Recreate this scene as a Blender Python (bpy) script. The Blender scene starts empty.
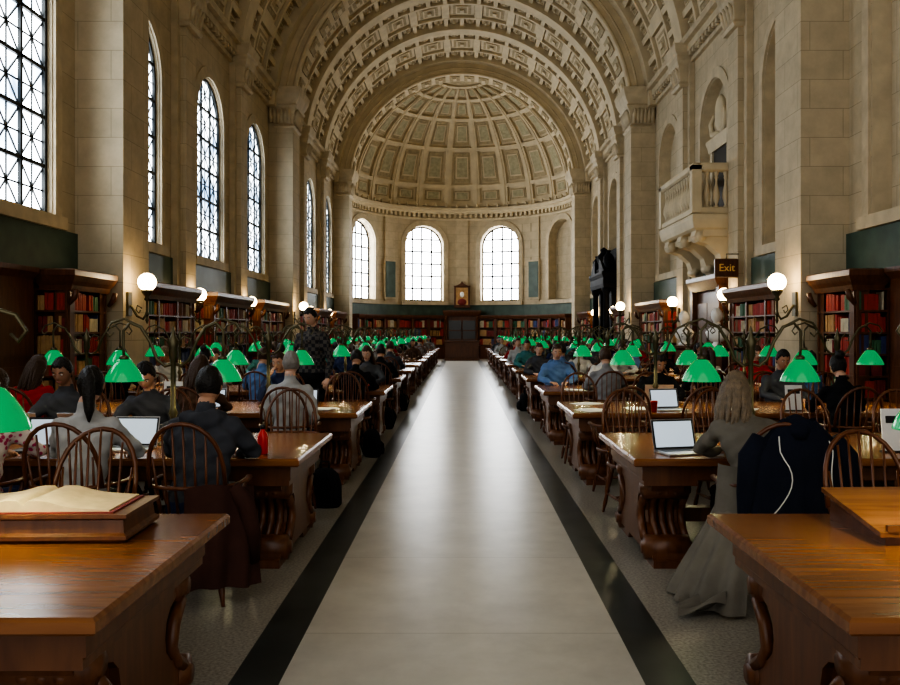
import bpy, math, random
from mathutils import Vector, Matrix
random.seed(7)
sc=bpy.context.scene
pi=math.pi; sin=math.sin; cos=math.cos
R4=Matrix.Rotation; T4=Matrix.Translation

# ------------------------------------------------------------------ mesh builder
class MB:
    def __init__(s): s.v=[];s.f=[];s.m=[];s.s=[];s.M=Matrix.Identity(4)
    def add(s,vs,fs,mat=0,smooth=False):
        o=len(s.v); M=s.M
        s.v+=[tuple(M@Vector(p)) for p in vs]
        for f in fs: s.f.append([i+o for i in f]); s.m.append(mat); s.s.append(smooth)
    def box(s,x0,x1,y0,y1,z0,z1,mat=0):
        v=[(x0,y0,z0),(x1,y0,z0),(x1,y1,z0),(x0,y1,z0),(x0,y0,z1),(x1,y0,z1),(x1,y1,z1),(x0,y1,z1)]
        s.add(v,[(0,3,2,1),(4,5,6,7),(0,1,5,4),(1,2,6,5),(2,3,7,6),(3,0,4,7)],mat)
    def slab(s,x0,x1,y0,y1,levels,mat=0):
        vs=[];fs=[]
        for z,i in levels:
            vs+=[(x0+i,y0+i,z),(x1-i,y0+i,z),(x1-i,y1-i,z),(x0+i,y1-i,z)]
        n=len(levels)
        for k in range(n-1):
            for j in range(4):
                a=4*k+j;b=4*k+(j+1)%4
                fs.append((a,b,b+4,a+4))
        fs.append((3,2,1,0)); fs.append((4*n-4,4*n-3,4*n-2,4*n-1))
        s.add(vs,fs,mat)
    def lathe(s,prof,c=(0,0,0),n=16,mat=0,smooth=True,sx=1,sy=1,cap=True):
        vs=[];fs=[]
        for r,z in prof:
            for k in range(n):
                a=2*pi*k/n; vs.append((c[0]+r*cos(a)*sx,c[1]+r*sin(a)*sy,c[2]+z))
        for j in range(len(prof)-1):
            for k in range(n):
                a=j*n+k;b=j*n+(k+1)%n; fs.append((a,b,b+n,a+n))
        if cap:
            fs.append(tuple(range(n))[::-1]); fs.append(tuple(range((len(prof)-1)*n,len(prof)*n)))
        s.add(vs,fs,mat,smooth)
    def rings(s,rs,n=16,mat=0,p=1.0):
        vs=[];fs=[]
        for cx,cy,z,rx,ry in rs:
            for k in range(n):
                a=2*pi*k/n; vs.append((cx+rx*cos(a),cy+ry*sin(a),z))
        for j in range(len(rs)-1):
            for k in range(n):
                a=j*n+k;b=j*n+(k+1)%n; fs.append((a,b,b+n,a+n))
        fs.append(tuple(range(n))[::-1]); fs.append(tuple(range((len(rs)-1)*n,len(rs)*n)))
        s.add(vs,fs,mat,True)
    def tube(s,pts,rad,n=8,mat=0,flat=1.0,caps=True):
        pts=[Vector(p) for p in pts]; N=len(pts)
        if not hasattr(rad,'__len__'): rad=[rad]*N
        vs=[];fs=[]; up=None
        for i in range(N):
            t=(pts[min(i+1,N-1)]-pts[max(i-1,0)])
            if t.length<1e-7: t=Vector((0,0,1))
            t.normalize()
            if up is None:
                up=Vector((0,0,1)) if abs(t.z)<.9 else Vector((1,0,0))
            sd=t.cross(up)
            if sd.length<1e-4: sd=t.orthogonal()
            sd.normalize(); up=sd.cross(t).normalized()
            for k in range(n):
                a=2*pi*k/n; q=pts[i]+sd*(cos(a)*rad[i])+up*(sin(a)*rad[i]*flat); vs.append(tuple(q))
        for j in range(N-1):
            for k in range(n):
                a=j*n+k;b=j*n+(k+1)%n; fs.append((a,b,b+n,a+n))
        if caps:
            fs.append(tuple(range(n))[::-1]); fs.append(tuple(range((N-1)*n,N*n)))
        s.add(vs,fs,mat,True)
    def sphere(s,c,rx,ry=None,rz=None,n=14,m=10,mat=0):
        ry=ry or rx; rz=rz or rx
        prof=[(max(1e-4,sin(pi*j/m)),-cos(pi*j/m)*rz) for j in range(m+1)]
        s.lathe(prof,c,n,mat,True,rx,ry,False)
    def extr(s,poly,fn,t0,t1,mat=0,smooth=False):
        n=len(poly)
        vs=[fn(a,b,t0) for a,b in poly]+[fn(a,b,t1) for a,b in poly]
        fs=[tuple(range(n))[::-1],tuple(range(n,2*n))]
        s.add(vs,fs,mat,False)
        s.add(vs,[(i,(i+1)%n,n+(i+1)%n,n+i) for i in range(n)],mat,smooth)
    def patch(s,P,u0,u1,v0,v1,t,nu=1,nv=1,mat=0,t0=0.0,bev=0.0):
        vs=[];fs=[]
        bu=bev
        for j in range(nv+1):
            for i in range(nu+1):
                vs.append(P(u0+bu+(u1-u0-2*bu)*i/nu, v0+bu+(v1-v0-2*bu)*j/nv,-t))
        W=nu+1
        for j in range(nv):
            for i in range(nu): a=j*W+i; fs.append((a,a+1,a+1+W,a+W))
        ring=[(i,0) for i in range(nu)]+[(nu,j) for j in range(nv)]+[(nu-i,nv) for i in range(nu)]+[(0,nv-j) for j in range(nv)]
        o=len(vs); n=len(ring)
        for i,j in ring: vs.append(P(u0+(u1-u0)*i/nu,v0+(v1-v0)*j/nv,-t0))
        for k in range(n):
            i,j=ring[k]; i2,j2=ring[(k+1)%n]
            fs.append((j*W+i,o+k,o+(k+1)%n,j2*W+i2))
        s.add(vs,fs,mat)
    def mesh(s,name):
        me=bpy.data.meshes.new(name); me.from_pydata(s.v,[],s.f)
        me.polygons.foreach_set('material_index',s.m); me.polygons.foreach_set('use_smooth',s.s)
        me.update(); return me
    def obj(s,name,mats,loc=(0,0,0),rz=0,parent=None):
        me=s.mesh(name)
        for m in mats: me.materials.append(m)
        return inst(name,me,loc,rz,parent)
def inst(name,me,loc=(0,0,0),rz=0,parent=None,scale=1):
    o=bpy.data.objects.new(name,me); sc.collection.objects.link(o)
    o.location=loc; o.rotation_euler=(0,0,rz)
    if scale!=1: o.scale=(scale,)*3
    if parent: o.parent=parent
    return o

# ------------------------------------------------------------------ materials
def mat(name,col,rough=.6,metal=0,var=0.0,vs=5,bump=0,bs=40,em=None,es=0,spec=.5):
    m=bpy.data.materials.new(name); m.use_nodes=True; nt=m.node_tree; b=nt.nodes['Principled BSDF']
    b.inputs['Base Color'].default_value=(*col,1); b.inputs['Roughness'].default_value=rough
    b.inputs['Metallic'].default_value=metal; b.inputs['Specular IOR Level'].default_value=spec
    if em: b.inputs['Emission Color'].default_value=(*em,1); b.inputs['Emission Strength'].default_value=es
    tc=nt.nodes.new('ShaderNodeTexCoord')
    if var>0:
        n=nt.nodes.new('ShaderNodeTexNoise'); n.inputs['Scale'].default_value=vs; n.inputs['Detail'].default_value=5
        nt.links.new(tc.outputs['Object'],n.inputs['Vector'])
        r=nt.nodes.new('ShaderNodeValToRGB'); r.color_ramp.elements[0].position=.3; r.color_ramp.elements[1].position=.7
        r.color_ramp.elements[0].color=(*[c*(1-var) for c in col],1); r.color_ramp.elements[1].color=(*[min(1,c*(1+var)) for c in col],1)
        nt.links.new(n.outputs['Fac'],r.inputs['Fac']); nt.links.new(r.outputs['Color'],b.inputs['Base Color'])
    if bump>0:
        n=nt.nodes.new('ShaderNodeTexNoise'); n.inputs['Scale'].default_value=bs; n.inputs['Detail'].default_value=4
        nt.links.new(tc.outputs['Object'],n.inputs['Vector'])
        bp=nt.nodes.new('ShaderNodeBump'); bp.inputs['Strength'].default_value=bump; bp.inputs['Distance'].default_value=.02
        nt.links.new(n.outputs['Fac'],bp.inputs['Height']); nt.links.new(bp.outputs['Normal'],b.inputs['Normal'])
    return m
def brickmat(name,c1,c2,cm,w,h,rough=.7,mode='wall',mortar=.006,bump=.3,off=.5,nvar=.25):
    m=bpy.data.materials.new(name); m.use_nodes=True; nt=m.node_tree; L=nt.links; b=nt.nodes['Principled BSDF']
    b.inputs['Roughness'].default_value=rough
    g=nt.nodes.new('ShaderNodeNewGeometry'); sp=nt.nodes.new('ShaderNodeSeparateXYZ'); L.new(g.outputs['Position'],sp.inputs[0])
    cb=nt.nodes.new('ShaderNodeCombineXYZ')
    ad=nt.nodes.new('ShaderNodeMath'); L.new(sp.outputs['X'],ad.inputs[0])
    if mode=='wall':
        L.new(sp.outputs['Y'],ad.inputs[1])
        L.new(ad.outputs[0],cb.inputs['X']); L.new(sp.outputs['Z'],cb.inputs['Y'])
    else:
        ad.inputs[1].default_value=w/2
        L.new(ad.outputs[0],cb.inputs['X']); L.new(sp.outputs['Y'],cb.inputs['Y'])
    br=nt.nodes.new('ShaderNodeTexBrick'); L.new(cb.outputs[0],br.inputs['Vector'])
    br.inputs['Scale'].default_value=1; br.inputs['Brick Width'].default_value=w; br.inputs['Row Height'].default_value=h
    br.inputs['Mortar Size'].default_value=mortar; br.inputs['Mortar Smooth'].default_value=.3
    br.inputs['Color1'].default_value=(*c1,1); br.inputs['Color2'].default_value=(*c2,1); br.inputs['Mortar'].default_value=(*cm,1)
    br.offset=off
    n=nt.nodes.new('ShaderNodeTexNoise'); n.inputs['Scale'].default_value=2.5; n.inputs['Detail'].default_value=8; n.inputs['Roughness'].default_value=.65
    L.new(g.outputs['Position'],n.inputs['Vector'])
    mr=nt.nodes.new('ShaderNodeMapRange'); mr.inputs['From Min'].default_value=.3; mr.inputs['From Max'].default_value=.7
    mr.inputs['To Min'].default_value=1-nvar; mr.inputs['To Max'].default_value=1+nvar*.6
    L.new(n.outputs['Fac'],mr.inputs['Value'])
    mx=nt.nodes.new('ShaderNodeVectorMath'); mx.operation='SCALE'; L.new(br.outputs['Color'],mx.inputs[0]); L.new(mr.outputs[0],mx.inputs['Scale'])
    L.new(mx.outputs[0],b.inputs['Base Color'])
    bp=nt.nodes.new('ShaderNodeBump'); bp.inputs['Strength'].default_value=bump; bp.inputs['Distance'].default_value=.01; bp.invert=True
    L.new(br.outputs['Fac'],bp.inputs['Height']); L.new(bp.outputs['Normal'],b.inputs['Normal'])
    return m
def woodmat(name,c1,c2,rough=.3,sc_=(1,14,14)):
    m=bpy.data.materials.new(name); m.use_nodes=True; nt=m.node_tree; L=nt.links; b=nt.nodes['Principled BSDF']
    b.inputs['Roughness'].default_value=rough
    tc=nt.nodes.new('ShaderNodeTexCoord'); mp=nt.nodes.new('ShaderNodeMapping'); mp.inputs['Scale'].default_value=sc_
    L.new(tc.outputs['Object'],mp.inputs['Vector'])
    n=nt.nodes.new('ShaderNodeTexNoise'); n.inputs['Scale'].default_value=2; n.inputs['Detail'].default_value=6; n.inputs['Distortion'].default_value=.8
    L.new(mp.outputs[0],n.inputs['Vector'])
    r=nt.nodes.new('ShaderNodeValToRGB'); r.color_ramp.elements[0].position=.3; r.color_ramp.elements[1].position=.7
    r.color_ramp.elements[0].color=(*c1,1); r.color_ramp.elements[1].color=(*c2,1)
    L.new(n.outputs['Fac'],r.inputs['Fac']); L.new(r.outputs['Color'],b.inputs['Base Color'])
    return m
STONE=brickmat('limestone',(.57,.475,.325),(.52,.435,.295),(.35,.29,.19),1.1,.48,.75,nvar=.16)
STONEP=mat('carved_limestone',(.55,.46,.315),.7,var=.15,vs=3,bump=.3,bs=12)
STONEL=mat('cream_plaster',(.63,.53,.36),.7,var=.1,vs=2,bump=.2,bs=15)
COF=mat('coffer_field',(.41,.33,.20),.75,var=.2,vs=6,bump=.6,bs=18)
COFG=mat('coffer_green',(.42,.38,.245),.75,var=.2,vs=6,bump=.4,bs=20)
GREEN=mat('green_wall_panel',(.06,.10,.075),.5,var=.2,vs=3)
WOODD=woodmat('dark_oak',(.09,.032,.013),(.17,.066,.026),.35,(8,8,1))
WOODT=woodmat('table_oak',(.15,.053,.018),(.26,.105,.037),.24,(1,12,6))
WOODC=woodmat('chair_wood',(.09,.029,.011),(.16,.056,.021),.3,(8,8,2))
BRONZE=mat('dark_bronze',(.12,.105,.06),.35,.7)
FRAME=mat('window_bronze',(.02,.022,.022),.5,.3)
SHADE=mat('green_glass',(.0,.24,.07),.12,em=(.0,.50,.15),es=.33)
SHADEI=mat('shade_lining',(.75,.9,.78),.4,em=(.5,1,.6),es=1.4)
BULB=mat('bulb',(1,.9,.7),.5,em=(1,.8,.5),es=14)
GLOBE=mat('opal_globe',(1,.9,.7),.3,em=(1,.74,.40),es=15)
WHITEP=mat('white_paper',(.75,.75,.72),.6)
MARBLE=mat('white_marble',(.85,.83,.78),.35)
BLACKM=mat('black_marble',(.010,.010,.012),.65,var=.3,vs=4,spec=.15)
ALU=mat('aluminium',(.55,.55,.57),.3,.9)
BLACKP=mat('black_plastic',(.015,.015,.017),.4)
SCREEN=mat('lcd_screen',(.4,.45,.5),.2,em=(.55,.65,.75),es=.5)
RED=mat('red_plastic',(.6,.02,.015),.3)
BOOKS=[mat('book_'+n,c,.6,var=.2,vs=8) for n,c in (('red',(.42,.045,.03)),('maroon',(.22,.035,.03)),('tan',(.50,.30,.13)),('green',(.06,.16,.08)),('navy',(.05,.07,.18)),('cream',(.60,.53,.38)),('brown',(.24,.10,.045)))]
AISLE=brickmat('aisle_terrazzo',(.52,.495,.44),(.49,.47,.42),(.38,.36,.315),1.7,1.5,.28,'floor',.006,.05,0,nvar=.16)
STRIP=mat('dark_border_stone',(.042,.05,.047),.3,var=.3,vs=3)
SIDEF=mat('speckled_terrazzo',(.30,.28,.24),.34,var=.4,vs=60)
def paneMat(name,hi,lo,st,zlo,zhi):
    m=bpy.data.materials.new(name); m.use_nodes=True; nt=m.node_tree; L=nt.links; b=nt.nodes['Principled BSDF']
    b.inputs['Base Color'].default_value=(.3,.35,.4,1); b.inputs['Roughness'].default_value=.3
    g=nt.nodes.new('ShaderNodeNewGeometry')
    v=nt.nodes.new('ShaderNodeTexNoise'); v.inputs['Scale'].default_value=.9; v.inputs['Detail'].default_value=3
    L.new(g.outputs['Position'],v.inputs['Vector'])
    r=nt.nodes.new('ShaderNodeValToRGB'); r.color_ramp.elements[0].position=zlo; r.color_ramp.elements[1].position=zhi
    r.color_ramp.elements[0].color=(*lo,1); r.color_ramp.elements[1].color=(*hi,1)
    L.new(v.outputs['Fac'],r.inputs['Fac']); L.new(r.outputs['Color'],b.inputs['Emission Color'])
    b.inputs['Emission Strength'].default_value=st
    return m
PANES=paneMat('side_glazing',(.90,.96,1),(.11,.17,.25),9,.38,.62)
PANEA=paneMat('apse_glazing',(1,1,1),(.85,.93,1),11,.3,.6)

# ------------------------------------------------------------------ architecture
WX=6.4
PIL=[-.05, 14.05, 28.15, 42.25]
PW=1.15; PX=5.6
WINS=[2.75,7.45,12.15,16.85,21.55,26.25,30.95,35.65,40.3]
ZC=8.8
def Pl(u,z,d): return (-WX-d,u,z)
def Pr(u,z,d): return (WX+d,u,z)
AR=6.0; AY=43.35
def Pa(u,z,d): return ((AR+d)*sin(u/AR),AY+(AR+d)*cos(u/AR),z)
def zt(u,uc,hw,zs): return zs+math.sqrt(max(0,hw*hw-(u-uc)**2))
def cols(uc,hw,n=18): return [uc-hw*cos(pi*k/n) for k in range(n+1)]
def wall_bay(mb,P,u0,u1,z0,z1,uc,hw,zb,zs,m=0,sub=1):
    for a,b in ((u0,uc-hw),(uc+hw,u1)):
        for k in range(sub):
            p=a+(b-a)*k/sub;q=a+(b-a)*(k+1)/sub
            mb.add([P(p,z0,0),P(q,z0,0),P(q,z1,0),P(p,z1,0)],[(0,1,2,3)],m)
    c=cols(uc,hw)
    for p,q in zip(c,c[1:]):
        mb.add([P(p,z0,0),P(q,z0,0),P(q,zb,0),P(p,zb,0)],[(0,1,2,3)],m)
        mb.add([P(p,zt(p,uc,hw,zs),0),P(q,zt(q,uc,hw,zs),0),P(q,z1,0),P(p,z1,0)],[(0,1,2,3)],m)
def outline(uc,hw,zb,zs,n=20):
    return [(uc-hw,zb)]+[(uc-hw*cos(pi*k/n),zs+hw*sin(pi*k/n)) for k in range(n+1)]+[(uc+hw,zb)]
def reveal(mb,P,uc,hw,zb,zs,d0,d1,m=0,hw2=None):
    hw2=hw2 or hw
    o=outline(uc,hw,zb,zs); o2=outline(uc,hw2,zb,zs); n=len(o)
    vs=[P(u,z,d0) for u,z in o]+[P(u,z,d1) for u,z in o2]
    mb.add(vs,[(i,(i+1)%n,n+(i+1)%n,n+i) for i in range(n)],m)
def pane(mb,P,uc,hw,zb,zs,d,m=0):
    c=cols(uc,hw)
    for p,q in zip(c,c[1:]):
        mb.add([P(p,zb,d),P(q,zb,d),P(q,zt(q,uc,hw,zs),d),P(p,zt(p,uc,hw,zs),d)],[(0,1,2,3)],m)
def archmould(mb,P,uc,hw,zb,zs,w,t,m=0):
    o=outline(uc,hw,zb,zs); o2=outline(uc,hw+w,zb,zs); n=len(o)
    vs=[P(u,z,0) for u,z in o]+[P(u,z,-t) for u,z in o]+[P(u,z,-t*.6) for u,z in o2]+[P(u,z,0) for u,z in o2]
    fs=[]
    for r in range(3):
        for i in range(n-1): fs.append((r*n+i,r*n+i+1,(r+1)*n+i+1,(r+1)*n+i))
    mb.add(vs,fs,m)
def bar(mb,P,a,b,w,d,m=0,t=.04):
    (u0,z0),(u1,z1)=a,b; L=math.hypot(u1-u0,z1-z0)
    if L<.02: return
    nx,nz=-(z1-z0)/L*w/2,(u1-u0)/L*w/2
    q=[(u0+nx,z0+nz),(u1+nx,z1+nz),(u1-nx,z1-nz),(u0-nx,z0-nz)]
    vs=[P(u,z,d) for u,z in q]+[P(u,z,d-t) for u,z in q]
    mb.add(vs,[(4,5,6,7),(0,1,5,4),(1,2,6,5),(2,3,7,6),(3,0,4,7)],m)
def inside(u,z,uc,hw,zb,zs): return zb-.01<=z<=zt(u,uc,hw,zs)+.01 and abs(u-uc)<=hw+.01
def lattice(mb,P,uc,hw,zb,zs,d,nc,nr,w1,w2,diag=True):
    o=outline(uc,hw,zb,zs)
    for a,b in zip(o,o[1:]): bar(mb,P,a,b,.1,d,0,.06)
    bar(mb,P,(uc-hw,zb),(uc+hw,zb),.12,d,0,.06)
    cw=2*hw/nc; rh=(zs+hw-zb)/nr
    for i in range(1,nc):
        u=uc-hw+cw*i; bar(mb,P,(u,zb),(u,zt(u,uc,hw,zs)),w1,d,0,.05)
    for j in range(1,nr):
        z=zb+rh*j; h=hw if z<=zs else math.sqrt(max(0,hw*hw-(z-zs)**2))
        bar(mb,P,(uc-h,z),(uc+h,z),w1,d,0,.05)
    if diag:
        for i in range(nc):
            for j in range(nr):
                u=uc-hw+cw*i; z=zb+rh*j
                for (a,b) in (((u,z),(u+cw,z+rh)),((u+cw,z),(u,z+rh))):
                    ins=[k/12 for k in range(13) if inside(a[0]+(b[0]-a[0])*k/12,a[1]+(b[1]-a[1])*k/12,uc,hw,zb,zs)]
                    if len(ins)>2:
                        f=lambda k:(a[0]+(b[0]-a[0])*k,a[1]+(b[1]-a[1])*k)
                        bar(mb,P,f(ins[0]),f(ins[-1]),w2,d,0,.02)
                for (a,b) in (((u+cw/2,z),(u+cw/2,z+rh)),((u,z+rh/2),(u+cw,z+rh/2))):
                    if inside(*a,uc,hw,zb,zs) and inside(*b,uc,hw,zb,zs): bar(mb,P,a,b,w2,d,0,.02)

ZB,ZS,HW=3.4,6.85,1.12
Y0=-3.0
for side,P in (('left',Pl),('right',Pr)):
    mb=MB()
    edges=[Y0]+[ (WINS[i]+WINS[i+1])/2 for i in range(8)]+[AY]
    for i,w in enumerate(WINS):
        wall_bay(mb,P,edges[i],edges[i+1],0,9.6,w,HW,ZB,ZS)
        dd=.16 if side=='left' else .3
        reveal(mb,P,w,HW,ZB,ZS,0,dd,1,HW-.02)
        archmould(mb,P,w,HW+.02,ZB,ZS,.26,.05,1)
        if side=='right': pane(mb,P,w,HW,ZB,ZS,.3,0)
    for w in WINS:
        mb.patch(P,w-1.4,w+1.4,ZB-.2,ZB,.12,mat=1)
        mb.patch(P,w-1.9,w+1.9,2.45,ZB-.2,.05,mat=2)
    mb.obj('wall_'+side,[STONE,STONEP,GREEN])
    mb=MB()
    mb.patch(P,Y0,AY,9.0,9.12,.10); mb.patch(P,Y0,AY,9.25,9.45,.22); mb.patch(P,Y0,AY,9.45,9.62,.36)
    y=Y0
    while y<42: mb.patch(P,y,y+.14,9.14,9.26,.2); y+=.3
    mb.obj('trim_cornice_'+side,[STONEP])
wn=1
for w in WINS[1:]:
    mb=MB(); pane(mb,Pl,w,HW,ZB,ZS,.15,1)
    lattice(mb,Pl,w,HW-.03,ZB,ZS,.13,3,6,.06,.026)
    mb.obj('window_%d'%wn,[FRAME,PANES]); wn+=1
for side in (-1,1):
    for k,(a,b) in enumerate(zip(WINS,WINS[1:])):
        y=(a+b)/2
        if any(abs(y-(p+PW/2))<1 for p in PIL): continue
        x0,x1=(6.12,6.398) if side>0 else (-6.398,-6.12)
        m=MB()
        m.box(x0,x1,y-.34,y+.34,0,9.0,0)
        q0,q1=(6.25,6.397) if side>0 else (-6.397,-6.25)
        m.box(q0,q1,y-.54,y-.341,0,8.99,1); m.box(q0,q1,y+.341,y+.54,0,8.99,1)
        xa,xb=(6.04,6.399) if side>0 else (-6.399,-6.04)
        m.slab(xa,xb,y-.42,y+.42,[(0,0),(.35,0),(.42,.05)],1)
        m.slab(xa-.12*(side>0),xb+.12*(side<0),y-.52,y+.52,[(8.35,.1),(8.42,.06),(8.5,.1),(8.9,.07),(9.05,.0),(9.2,.0),(9.25,-.05),(9.5,-.1)],1)
        for q in range(4):
            m.tube([(side*6.04,y-.3+q*.2,8.5),(side*5.98,y-.3+q*.2,8.75),(side*5.92,y-.3+q*.2,8.9)],[.05,.06,.02],6,1)
        m.obj('pilaster',[STONE,STONEP])
for p in PIL:
    for side in (-1,1):
        m=MB()
        x0,x1=(PX,6.42) if side>0 else (-6.42,-PX)
        m.box(x0,x1,p,p+PW,0,8.7,0)
        m.slab(x0-.08*(side>0),x1+.08*(side<0),p-.08,p+PW+.08,[(0,0),(.4,0),(.5,.07)],1)
        m.slab(x0-.2*(side>0),x1+.2*(side<0),p-.2,p+PW+.2,[(8.3,.22),(8.38,.14),(8.46,.2),(8.85,.14),(9.05,.03),(9.1,.08),(9.25,.0),(9.4,-.06),(9.62,-.1)],1)
        for q in range(6):
            xx=x0+.1+q*(x1-x0-.1)/6
            m.tube([(xx,p-.02,8.48),(xx,p-.08,8.75),(xx,p-.15,8.95)],[.06,.08,.03],6,1)
            yy=p+.1+q*.18
            m.tube([(side*PX-.02*side,yy,8.48),(side*(PX-.08),yy,8.75),(side*(PX-.15),yy,8.95)],[.06,.08,.03],6,1)
        m.obj('great_pilaster',[STONE,STONEP])
    m=MB(); N=64; RI,RO=5.55,6.75
    def A(r,k,y): a=pi*k/N; return (r*cos(a),y,ZC+r*sin(a))
    for k in range(N):
        m.add([A(RI,k,p),A(RI,k+1,p),A(RI,k+1,p+PW),A(RI,k,p+PW)],[(0,1,2,3)],0)
        for y in (p,p+PW): m.add([A(RI,k,y),A(RI,k+1,y),A(RO,k+1,y),A(RO,k,y)],[(0,1,2,3)],0)
    for r,rr in ((RI+.06,.07),(RI+.32,.04),(6.3,.07)):
        m.tube([A(r,k,p) for k in range(N+1)],rr,6,1)
    def Ps(u,v,d): return ((RI+d)*cos(u),v,ZC+(RI+d)*sin(u))
    for k in range(22):
        a0=.12+k*(pi-.24)/22; a1=a0+(pi-.24)/22
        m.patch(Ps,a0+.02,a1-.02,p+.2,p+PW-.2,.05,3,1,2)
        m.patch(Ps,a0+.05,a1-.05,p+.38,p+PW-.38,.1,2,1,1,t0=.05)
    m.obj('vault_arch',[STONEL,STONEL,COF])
m=MB(); N=72
VR=6.42
def Pv(u,v,d): return (-(VR+d)*cos(u),v,ZC+(VR+d)*sin(u))
secs=[(Y0,PIL[0]),(PIL[0]+PW,PIL[1]),(PIL[1]+PW,PIL[2]),(PIL[2]+PW,PIL[3])]
for k in range(N):
    a,b=pi*k/N,pi*(k+1)/N
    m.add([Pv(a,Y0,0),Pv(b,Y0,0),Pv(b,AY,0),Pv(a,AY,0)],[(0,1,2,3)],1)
NA=13
for (a0,a1) in secs[1:]:
    L3=(a1-a0)
    for (r0,r1) in ((0,.035),(.31,.365),(.635,.69),(.965,1.0)):
        m.patch(Pv,.03,pi-.03,a0+L3*r0,a0+L3*r1,.30,64,1,0)
    for (b0,b1) in ((.035,.31),(.365,.635),(.69,.965)):
        ya,yb=a0+L3*b0,a0+L3*b1; D=yb-ya
        cells=[(0,.27),(.27,.73),(.73,1)]
        for c0,c1 in cells:
            y,y2=ya+D*c0,ya+D*c1
            for yy in ((y,) if c0>0 else ()):
                m.patch(Pv,.05,pi-.05,yy-.07,yy+.07,.17,60,1,0)
            nn=NA if c1-c0>.4 else NA*2
            for k in range(nn+1):
                a=.13+(pi-.26)*k/nn; w=.026 if nn==NA else .014
                m.patch(Pv,a-w,a+w,y,y2,.16,1,1,0)
            for k in range(nn):
                a=.13+(pi-.26)*k/nn+.03; b=.13+(pi-.26)*(k+1)/nn-.03
                da=b-a; p0=y+.11; p1=y2-.11; dd=p1-p0
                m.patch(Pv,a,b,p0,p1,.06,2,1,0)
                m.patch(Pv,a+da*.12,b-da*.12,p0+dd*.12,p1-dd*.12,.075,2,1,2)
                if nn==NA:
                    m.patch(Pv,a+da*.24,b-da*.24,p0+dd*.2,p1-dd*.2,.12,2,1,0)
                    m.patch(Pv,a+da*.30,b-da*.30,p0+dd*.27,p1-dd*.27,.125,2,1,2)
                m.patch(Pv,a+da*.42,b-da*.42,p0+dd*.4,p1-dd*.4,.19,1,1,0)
m.obj('ceiling',[STONEL,COF,COF])
m=MB()
angs=[-65,-21.5,21.5,65]; bed=[-90,-43,0,43,90]
rad=math.radians
for i,a in enumerate(angs):
    wall_bay(m,Pa,rad(bed[i])*AR,rad(bed[i+1])*AR,0,8.6,rad(a)*AR,1.15,3.35,6.5,0,8)
    reveal(m,Pa,rad(a)*AR,1.15,3.35,6.5,0,.45,1,1.12)
    archmould(m,Pa,rad(a)*AR,1.17,3.35,6.5,.28,.1,1)
    m.patch(Pa,rad(a)*AR-1.45,rad(a)*AR+1.45,3.1,3.3,.14,8,1,1)
    if i==3: pane(m,Pa,rad(a)*AR,1.15,3.35,6.5,.4,0)
H=pi/2*AR
m.patch(Pa,-H,H,2.5,3.1,.03,40,1,2)
for a in (-43,0,43):
    u=rad(a)*AR
    m.patch(Pa,u-.35,u+.35,3.3,8.0,.08,3,1,0)
for a in (-43,43):
    u=rad(a)*AR
    m.patch(Pa,u-.42,u+.42,3.4,5.6,.12,3,1,1); m.patch(Pa,u-.34,u+.34,3.5,5.5,.15,3,1,2)
m.obj('wall_apse',[STONE,STONEP,GREEN])
m=MB()
m.patch(Pa,-H,H,8.0,8.1,.1,48,1,0); m.patch(Pa,-H,H,8.35,8.5,.28,48,1,0); m.patch(Pa,-H,H,8.5,8.68,.4,48,1,0)
k=-88
while k<89:
    m.patch(Pa,rad(k)*AR-.07,rad(k)*AR+.07,8.15,8.35,.22,1,1,0); k+=3
for k in range(-87,88,6): m.sphere(Pa(rad(k)*AR,8.8,-.3),.07,.07,.12,8,6)
m.obj('trim_cornice_apse',[STONEL])
for a in angs[:3]:
    m=MB(); u=rad(a)*AR
    pane(m,Pa,u,1.14,3.35,6.5,.43,1)
    lattice(m,Pa,u,1.1,3.35,6.5,.4,4,6,.085,.02,False)
    m.obj('window_%d'%wn,[FRAME,PANEA]); wn+=1
m=MB(); DR=6.02; DZ=8.6
def Pd(u,v,d): return ((DR+d)*cos(v)*sin(u),AY+(DR+d)*cos(v)*cos(u),DZ+(DR+d)*sin(v))
for i in range(48):
    for j in range(24):
        a,b=-pi/2+pi*i/48,-pi/2+pi*(i+1)/48; c,d=pi/2*j/24,pi/2*(j+1)/24
        m.add([Pd(a,c,0),Pd(b,c,0),Pd(b,d,0),Pd(a,d,0)],[(0,1,2,3)],0,True)
NM=11; ev=[3,13,34,52,66,78]
for k in range(NM+1):
    a=-pi/2+pi*k/NM
    m.patch(Pd,a-.035,a+.035,0,rad(79),.14,2,14,0)
    m.patch(Pd,a-.012,a+.012,0,rad(79),.18,1,14,0)
for e in ev: m.patch(Pd,-pi/2,pi/2,rad(e)-.018,rad(e)+.018,.15,44,1,0)
for k in range(NM):
    a=-pi/2+pi*k/NM; b=a+pi/NM
    for q,(e0,e1) in enumerate(zip(ev,ev[1:])):
        da=b-a; e0=rad(e0)+.04; e1=rad(e1)-.04; de=e1-e0
        m.patch(Pd,a+.06,b-.06,e0,e1,.03,4,3,1)
        m.patch(Pd,a+da*.27,b-da*.27,e0+de*.13,e1-de*.13,.07,3,3,0)
        m.patch(Pd,a+da*.31,b-da*.31,e0+de*.18,e1-de*.18,.085,3,3,2)
m.patch(Pd,-pi/2,pi/2,rad(80),rad(89),.1,40,4,1)
m.obj('ceiling_apse_dome',[STONEL,COF,COFG])
m=MB()
def fq(x0,x1,y0,y1,k,z=0): m.add([(x0,y0,z),(x1,y0,z),(x1,y1,z),(x0,y1,z)],[(0,1,2,3)],k)
fq(-.83,.83,Y0,45.2,0); fq(-1.06,-.83,Y0,45.2,1); fq(.83,1.06,Y0,45.2,1)
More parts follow.
